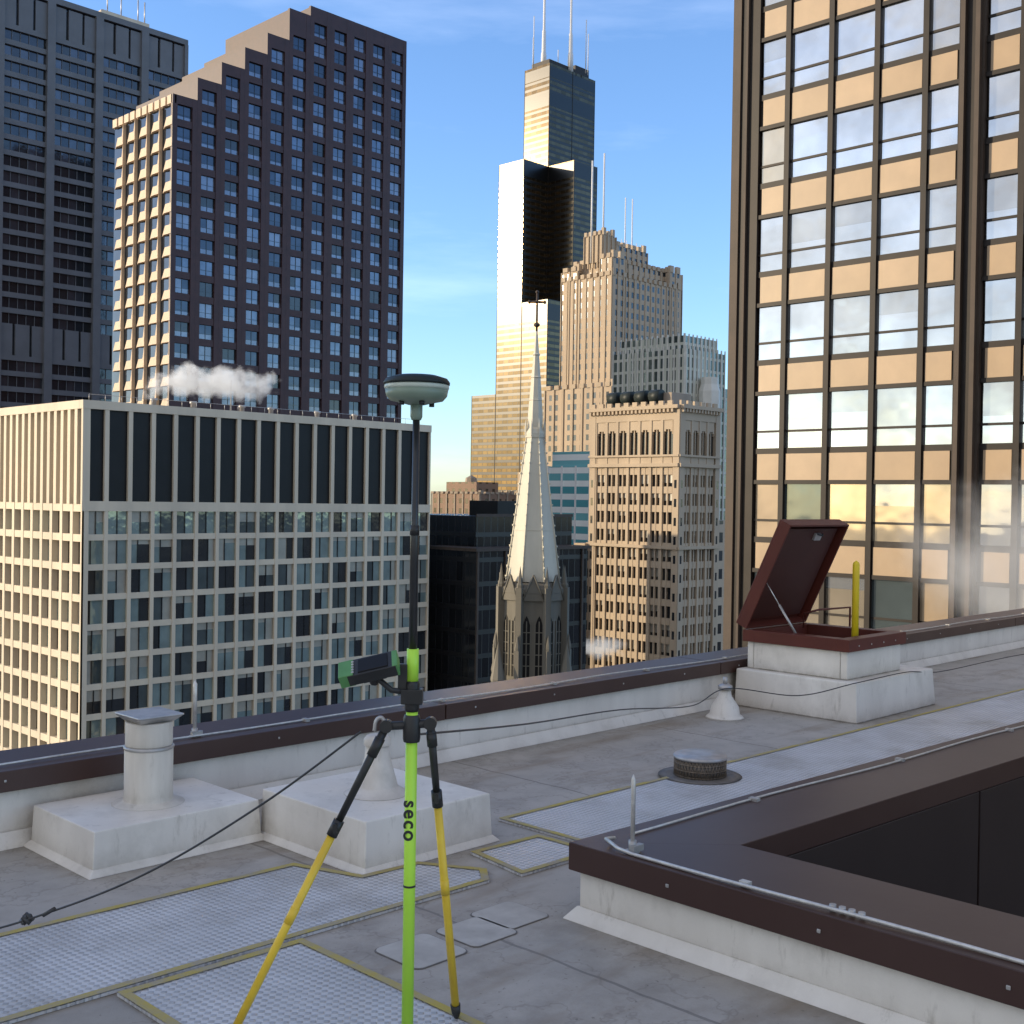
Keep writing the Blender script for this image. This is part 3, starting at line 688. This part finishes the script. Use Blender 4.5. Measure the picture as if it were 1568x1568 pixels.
for k in range(8):
    a=R8+k*math.pi/4; r=3.75
    X_=cx+r*math.cos(a);Y_=cy+r*math.sin(a); ca,sa=math.cos(a),math.sin(a)
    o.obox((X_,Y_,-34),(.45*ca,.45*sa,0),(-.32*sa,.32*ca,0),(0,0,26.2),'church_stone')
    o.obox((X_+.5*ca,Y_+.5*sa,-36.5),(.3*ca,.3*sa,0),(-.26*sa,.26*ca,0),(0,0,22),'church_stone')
    o.lathe((X_,Y_,-7.8),[(.34,0),(.38,.3),(.28,.5),(.0,2.4)],'church_stone',6,False)
    o.lathe((X_+.55*ca,Y_+.55*sa,-14.5),[(.28,0),(.3,.3),(.0,1.8)],'church_stone',6,False)
    b=k*math.pi/4; cb,sb=math.cos(b),math.sin(b); r=3.6*math.cos(R8)
    for w in (-.68,.68):
        pts=[]
        for (uu,zz) in ((-.38,-17.4),(.38,-17.4),(.38,-11.8),(.2,-11.2),(0,-10.8),(-.2,-11.2),(-.38,-11.8)):
            q=w+uu; pts.append((cx+(r+.03)*cb-q*sb,cy+(r+.03)*sb+q*cb,zz))
        o.poly(pts,'gl_blackpanel')
        for uu in (-.45,0,.45):
            q=w+uu; o.obox((cx+(r+.06)*cb-q*sb,cy+(r+.06)*sb+q*cb,-14.4),(.05*cb,.05*sb,0),(-.06*sb,.06*cb,0),(0,0,3.0),'church_stone')
        for zz in (-16.2,-15,-13.8,-12.6): o.obox((cx+(r+.05)*cb-w*sb,cy+(r+.05)*sb+w*cb,zz),(.04*cb,.04*sb,0),(-.38*sb,.38*cb,0),(0,0,.05),'church_stone')
    pts=[(-1.2,-9.2),(1.2,-9.2),(0,-6.4)]
    o.poly([(cx+(r+.25)*cb-q*sb,cy+(r+.25)*sb+q*cb,z) for q,z in pts],'church_stone')
    o.poly([(cx+(r-.0)*cb-q*sb,cy+(r-.0)*sb+q*cb,z) for q,z in reversed(pts)],'church_stone')
    for (q0,z0_),(q1,z1_) in ((pts[0],pts[2]),(pts[1],pts[2])):
        o.tube([(cx+(r+.25)*cb-q0*sb,cy+(r+.25)*sb+q0*cb,z0_),(cx+(r+.25)*cb-q1*sb,cy+(r+.25)*sb+q1*cb,z1_)],.11,'church_stone',5)
    o.obox((cx+(r+.1)*cb,cy+(r+.1)*sb,-18.6),(.12*cb,.12*sb,0),(-1.35*sb,1.35*cb,0),(0,0,.35),'church_stone')
o.lathe((cx,cy,-62),[(5.4,0),(5.4,42.0),(4.6,42.8)],'church_stone',4,False,0)
for k in range(4):
    a=k*math.pi/2; o.lathe((cx+5.2*math.cos(a),cy+5.2*math.sin(a),-60),[(.7,0),(.7,42),(.8,42.4),(.0,46.5)],'church_stone',8,False)
o.box(cx-8,cx+8,cy-8,cy+8,GZ,-40,'limestone_dark')
o.make()
o=MB('black_glass_building',[])
o.box(131.6,158.9,137.2,148.6,GZ,-6.8,'black_glass'); o.box(136,160,142,165,GZ,-1.2,'black_glass'); o.box(136,160,141.8,142,-1.3,-.8,'bronze_column')
o.box(131.2,159.3,136.8,149,-6.8,-6.3,'bronze_column')
for k in range(5): o.box(131.6+k*6.4,132.0+k*6.4,136.9,137.2,GZ,-6.8,'bronze_column')
o.box(142,148,143,150,-1.2,1.4,'gl_blackpanel')
o.make()
o=MB('teal_glass_building',[])
o.box(227.9,242,196.1,210.8,GZ,10.5,'teal_stripes'); o.box(228.5,241,197,210,10.5,14.3,'teal_stripes')
for k in range(4): o.box(227.6,227.9,196.1+k*4.8,196.5+k*4.8,GZ,10.6,'mast_white')
o.make()
o=MB('brown_brick_building',[])
o.box(291.5,310,302.6,328,GZ,3.5,'brick_windows'); o.box(293,304,306,322,3.5,7.8,'brick_windows'); piers(o,291.5,302.6,18.3,26,-20,4.2,'limestone_dark',4,.7,.3)
cren(o,291.5,302.6,18.3,26,3.5,'limestone_dark',2.5,.8); o.lathe((296,312,7.8),[(2.2,0),(2.0,1.5),(0,2.6)],'limestone_dark',8,False)
o.make()
o=MB('tan_brick_building',[])
o.box(345,372,318,345,GZ,5,'tan_windows'); o.box(349,366,322,340,5,13,'tan_windows'); o.box(352,360,325,335,13,18,'tan_windows'); piers(o,345,318,27,27,-30,5.5,'limestone',3,.8,.4)
o.make()
o=MB('brown_office_tower',[])
o.box(279,295,362,384,GZ,68,'brick_windows'); o.box(282,291,366,380,68,74,'brick_windows'); piers(o,279,362,16,22,-30,68.5,'red_granite',3,.8,.5)
o.make()
# --- amber curtain-wall tower (right)
o=MB('amber_curtain_wall_tower',[])
fx=45.65; yc=30.6; fh=3.97; zb=2.71
FY=Face(o,(fx,yc),(0,-1),(-1,0))
o.box(fx+.4,fx+40,yc-72,yc-.3,GZ,60,'gl_blackpanel')
def bay(u):
    ws=[1.46,2.12,2.12,2.12,1.46]; t=u
    out=[]
    for w in ws: out.append((t,t+w)); t+=w
    return out,t
u=.95
FY.box(-.0,.95,-.3,.03,GZ,60,'bronze_frame'); FY.box(-.42,.0,-.3,.12,GZ,60,'bronze_column'); FY.box(.30,.42,.03,.18,GZ,60,'bronze_column')
gch=[('gl_sky1',8),('gl_sky2',3),('gl_sky3',.5),('gl_amber',.12)]
for bi in range(6):
    segs,ue=bay(u)
    for r in range(-14,15):
        z=zb+r*fh
        FY.box(u,ue,-.25,-.02,z-.18,z,'bronze_frame'); 
        for (a,b_) in segs:
            FY.box(a+.18,b_-.18,-.2,-.05,z+.0,z+1.16,'amber_spandrel' if random.random()<.6 else 'amber_spandrel2')
            FY.box(a,b_,-.25,-.12,z,z+1.16,'bronze_frame')
            gg=pick(gch if r>-1 else [('gl_sky2',2),('gl_sky3',2),('gl_amber',1.2),('gl_mid',3)])
            FY.pane(a+.08,b_-.08,-.15,z+1.42,z+2.12,gg); FY.pane(a+.08,b_-.08,-.15,z+2.22,z+3.79,gg)
            if random.random()<.25: FY.pane(a+.08,b_-.08,-.145,z+3.79-random.choice([.5,.9,1.3]),z+3.79,'gl_sky2')
        FY.box(u,ue,-.25,-.07,z+1.16,z+1.42,'bronze_frame'); FY.box(u,ue,-.2,-.10,z+2.12,z+2.22,'bronze_frame')
    for (a,b_) in segs[:-1]: FY.box(b_-.12,b_+.12,-.2,.04,GZ+90,60,'bronze_frame')
    FY.box(ue-.08,ue,-.2,.03,GZ+90,60,'bronze_frame')
    FY.box(ue,ue+.98,-.25,.10,GZ+90,60,'bronze_column'); FY.box(ue+.1,ue+.28,.10,.34,GZ+90,60,'bronze_column'); FY.box(ue+.70,ue+.88,.10,.34,GZ+90,60,'bronze_column')
    FY.box(ue+.3,ue+.68,.10,.13,GZ+90,60,'bronze_frame')
    u=ue+.98
o.make()
# --- unseen tower added on the sun line to shade this roof
o=MB('added_shade_tower',[])
o.box(-52,-30,24,46,GZ,20,'plain_office_skin'); piers(o,-52,24,22,22,-60,20,'limestone',3,.8,.4); o.box(-52.4,-29.6,23.6,46.4,20,21,'limestone'); o.box(-47,-36,30,40,21,25,'limestone_dark'); o.make()
o=MB('distant_city',[])
for k in range(420):
    a=random.uniform(-1.2,1.2); d=random.uniform(950,4200)
    X_=d*(.713*math.cos(a)+.701*math.sin(a)); Y_=d*(.701*math.cos(a)-.713*math.sin(a))
    w=random.uniform(18,50); h=random.choice([20,30,45,60,80,110])*random.uniform(.6,1.2)
    o.box(X_,X_+w,Y_,Y_+random.uniform(18,50),GZ,GZ+h,'city_block')
for k in range(60):
    X_=random.uniform(60,500);Y_=random.uniform(60,500)
    if 60<X_<135 and 130<Y_<215: continue
    w=random.uniform(20,35); o.box(X_,X_+w,Y_,Y_+w,GZ,GZ+random.uniform(30,70),'city_block')
o.make()
o=MB('ground',[]); o.poly([(-9000,-9000,GZ),(9000,-9000,GZ),(9000,9000,GZ),(-9000,9000,GZ)],'city_ground'); o.make()
o=MB('street',[]); 
for X_ in (30,168,215): o.poly([(X_,-600,GZ+.05),(X_+18,-600,GZ+.05),(X_+18,900,GZ+.05),(X_,900,GZ+.05)],'asphalt')
o.make()
# ================================================================== steam (volumes)
def steam(name,c,s,dens,ns,thr,rot=0,em=.4):
    m=bpy.data.materials.new(name); m.use_nodes=True; nt=m.node_tree; nt.nodes.clear(); MATS[name]=m
    out=N(nt,'ShaderNodeOutputMaterial'); v=N(nt,'ShaderNodeVolumePrincipled'); L(nt,v.outputs[0],out.inputs['Volume'])
    v.inputs['Color'].default_value=(1,1,1,1); v.inputs['Anisotropy'].default_value=.0
    tc=N(nt,'ShaderNodeTexCoord'); ln=N(nt,'ShaderNodeVectorMath',operation='LENGTH'); L(nt,tc.outputs['Object'],ln.inputs[0])
    f=math_(nt,'SUBTRACT',1.,ln.outputs['Value'])
    n_=noise(nt,ns,4,pos(nt),.62)
    d=math_(nt,'MULTIPLY',mapr(nt,math_(nt,'ADD',math_(nt,'MULTIPLY',f,.55),n_),thr,thr+.25),dens)
    L(nt,d,v.inputs['Density'])
    v.inputs['Emission Color'].default_value=(1,.96,.9,1); L(nt,math_(nt,'MULTIPLY',d,em),v.inputs['Emission Strength'])  # added glow stands in for light scattered inside the steam
    o=MB(name,[]); o.lathe((0,0,0),[(.02,-1),(.5,-.866),(.866,-.5),(1,0),(.866,.5),(.5,.866),(.02,1)],name,20)
    ob=o.make(); ob.location=c; ob.scale=s; ob.rotation_euler=(0,0,rot); return ob
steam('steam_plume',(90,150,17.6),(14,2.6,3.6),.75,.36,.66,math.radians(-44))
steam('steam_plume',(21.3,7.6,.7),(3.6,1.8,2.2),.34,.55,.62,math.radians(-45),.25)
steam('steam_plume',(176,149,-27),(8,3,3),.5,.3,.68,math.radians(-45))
# ================================================================== world + sun
w=bpy.data.worlds.new('World'); scene.world=w; w.use_nodes=True; nt=w.node_tree; nt.nodes.clear()
out=N(nt,'ShaderNodeOutputWorld'); bg=N(nt,'ShaderNodeBackground'); L(nt,bg.outputs[0],out.inputs[0])
sk=N(nt,'ShaderNodeTexSky'); sk.sky_type='NISHITA'; sk.sun_disc=False
EL=math.radians(12.4); sk.sun_elevation=EL; sk.sun_rotation=math.radians(-45.5); sk.altitude=200; sk.air_density=1.0; sk.dust_density=.5; sk.ozone_density=2.0
tc=N(nt,'ShaderNodeTexCoord'); mp=N(nt,'ShaderNodeMapping'); mp.inputs['Scale'].default_value=(1.2,1.2,7); mp.inputs['Rotation'].default_value=(.12,.08,.3); L(nt,tc.outputs['Generated'],mp.inputs[0])
cl=mapr(nt,noise(nt,2.2,8,mp.outputs[0],.6),.50,.78,0,.42)
dt=N(nt,'ShaderNodeVectorMath',operation='DOT_PRODUCT'); L(nt,tc.outputs['Generated'],dt.inputs[0]); dt.inputs[1].default_value=Vector((-.86,-.28,.42)).normalized()
sheet=math_(nt,'MULTIPLY',mapr(nt,dt.outputs['Value'],.0,.75),mapr(nt,noise(nt,3.0,7,mp.outputs[0],.6),.30,.65,.45,1.0))
gn=N(nt,'ShaderNodeMix',data_type='RGBA',blend_type='MULTIPLY'); gn.inputs[0].default_value=1; L(nt,sk.outputs[0],gn.inputs[6]); gn.inputs[7].default_value=(1.50,1.80,2.30,1)
ad=N(nt,'ShaderNodeMix',data_type='RGBA',blend_type='ADD'); L(nt,cl,ad.inputs[0]); L(nt,gn.outputs[2],ad.inputs[6]); ad.inputs[7].default_value=(3.2,3.1,3.0,1)
a2=N(nt,'ShaderNodeMix',data_type='RGBA'); L(nt,math_(nt,'MULTIPLY',sheet,.85),a2.inputs[0]); L(nt,ad.outputs[2],a2.inputs[6]); a2.inputs[7].default_value=(6.3,5.8,5.2,1)
L(nt,a2.outputs[2],bg.inputs[0]); bg.inputs[1].default_value=.15
sl=bpy.data.lights.new('sun','SUN'); sl.energy=5.0; sl.angle=math.radians(.5); sl.color=(1,.81,.56)
so=bpy.data.objects.new('sun',sl); scene.collection.objects.link(so)
sd=Vector((-.713*math.cos(EL),.701*math.cos(EL),math.sin(EL))); so.rotation_euler=sd.to_track_quat('Z','Y').to_euler()
# ================================================================== camera
A=math.radians(44.5);p_=math.radians(.6);r_=math.radians(.9)
F0=Vector((math.cos(A),math.sin(A),0)); R_=Vector((math.sin(A),-math.cos(A),0)); U0=Vector((0,0,1))
Fw=F0*math.cos(p_)-U0*math.sin(p_); U_=F0*math.sin(p_)+U0*math.cos(p_)
cxv=R_*math.cos(r_)+U_*math.sin(r_); cyv=-R_*math.sin(r_)+U_*math.cos(r_); czv=-Fw
cam=bpy.data.cameras.new('camera'); cam.sensor_width=36; cam.lens=36*1808/1568; cam.clip_end=20000; cam.clip_start=.05
co=bpy.data.objects.new('camera',cam); scene.collection.objects.link(co)
M=Matrix((cxv,cyv,czv)).transposed().to_4x4(); M.translation=Vector((0,0,1.65)); co.matrix_world=M
scene.camera=co
scene.view_settings.view_transform='Standard'; scene.view_settings.look='None'; scene.view_settings.exposure=0
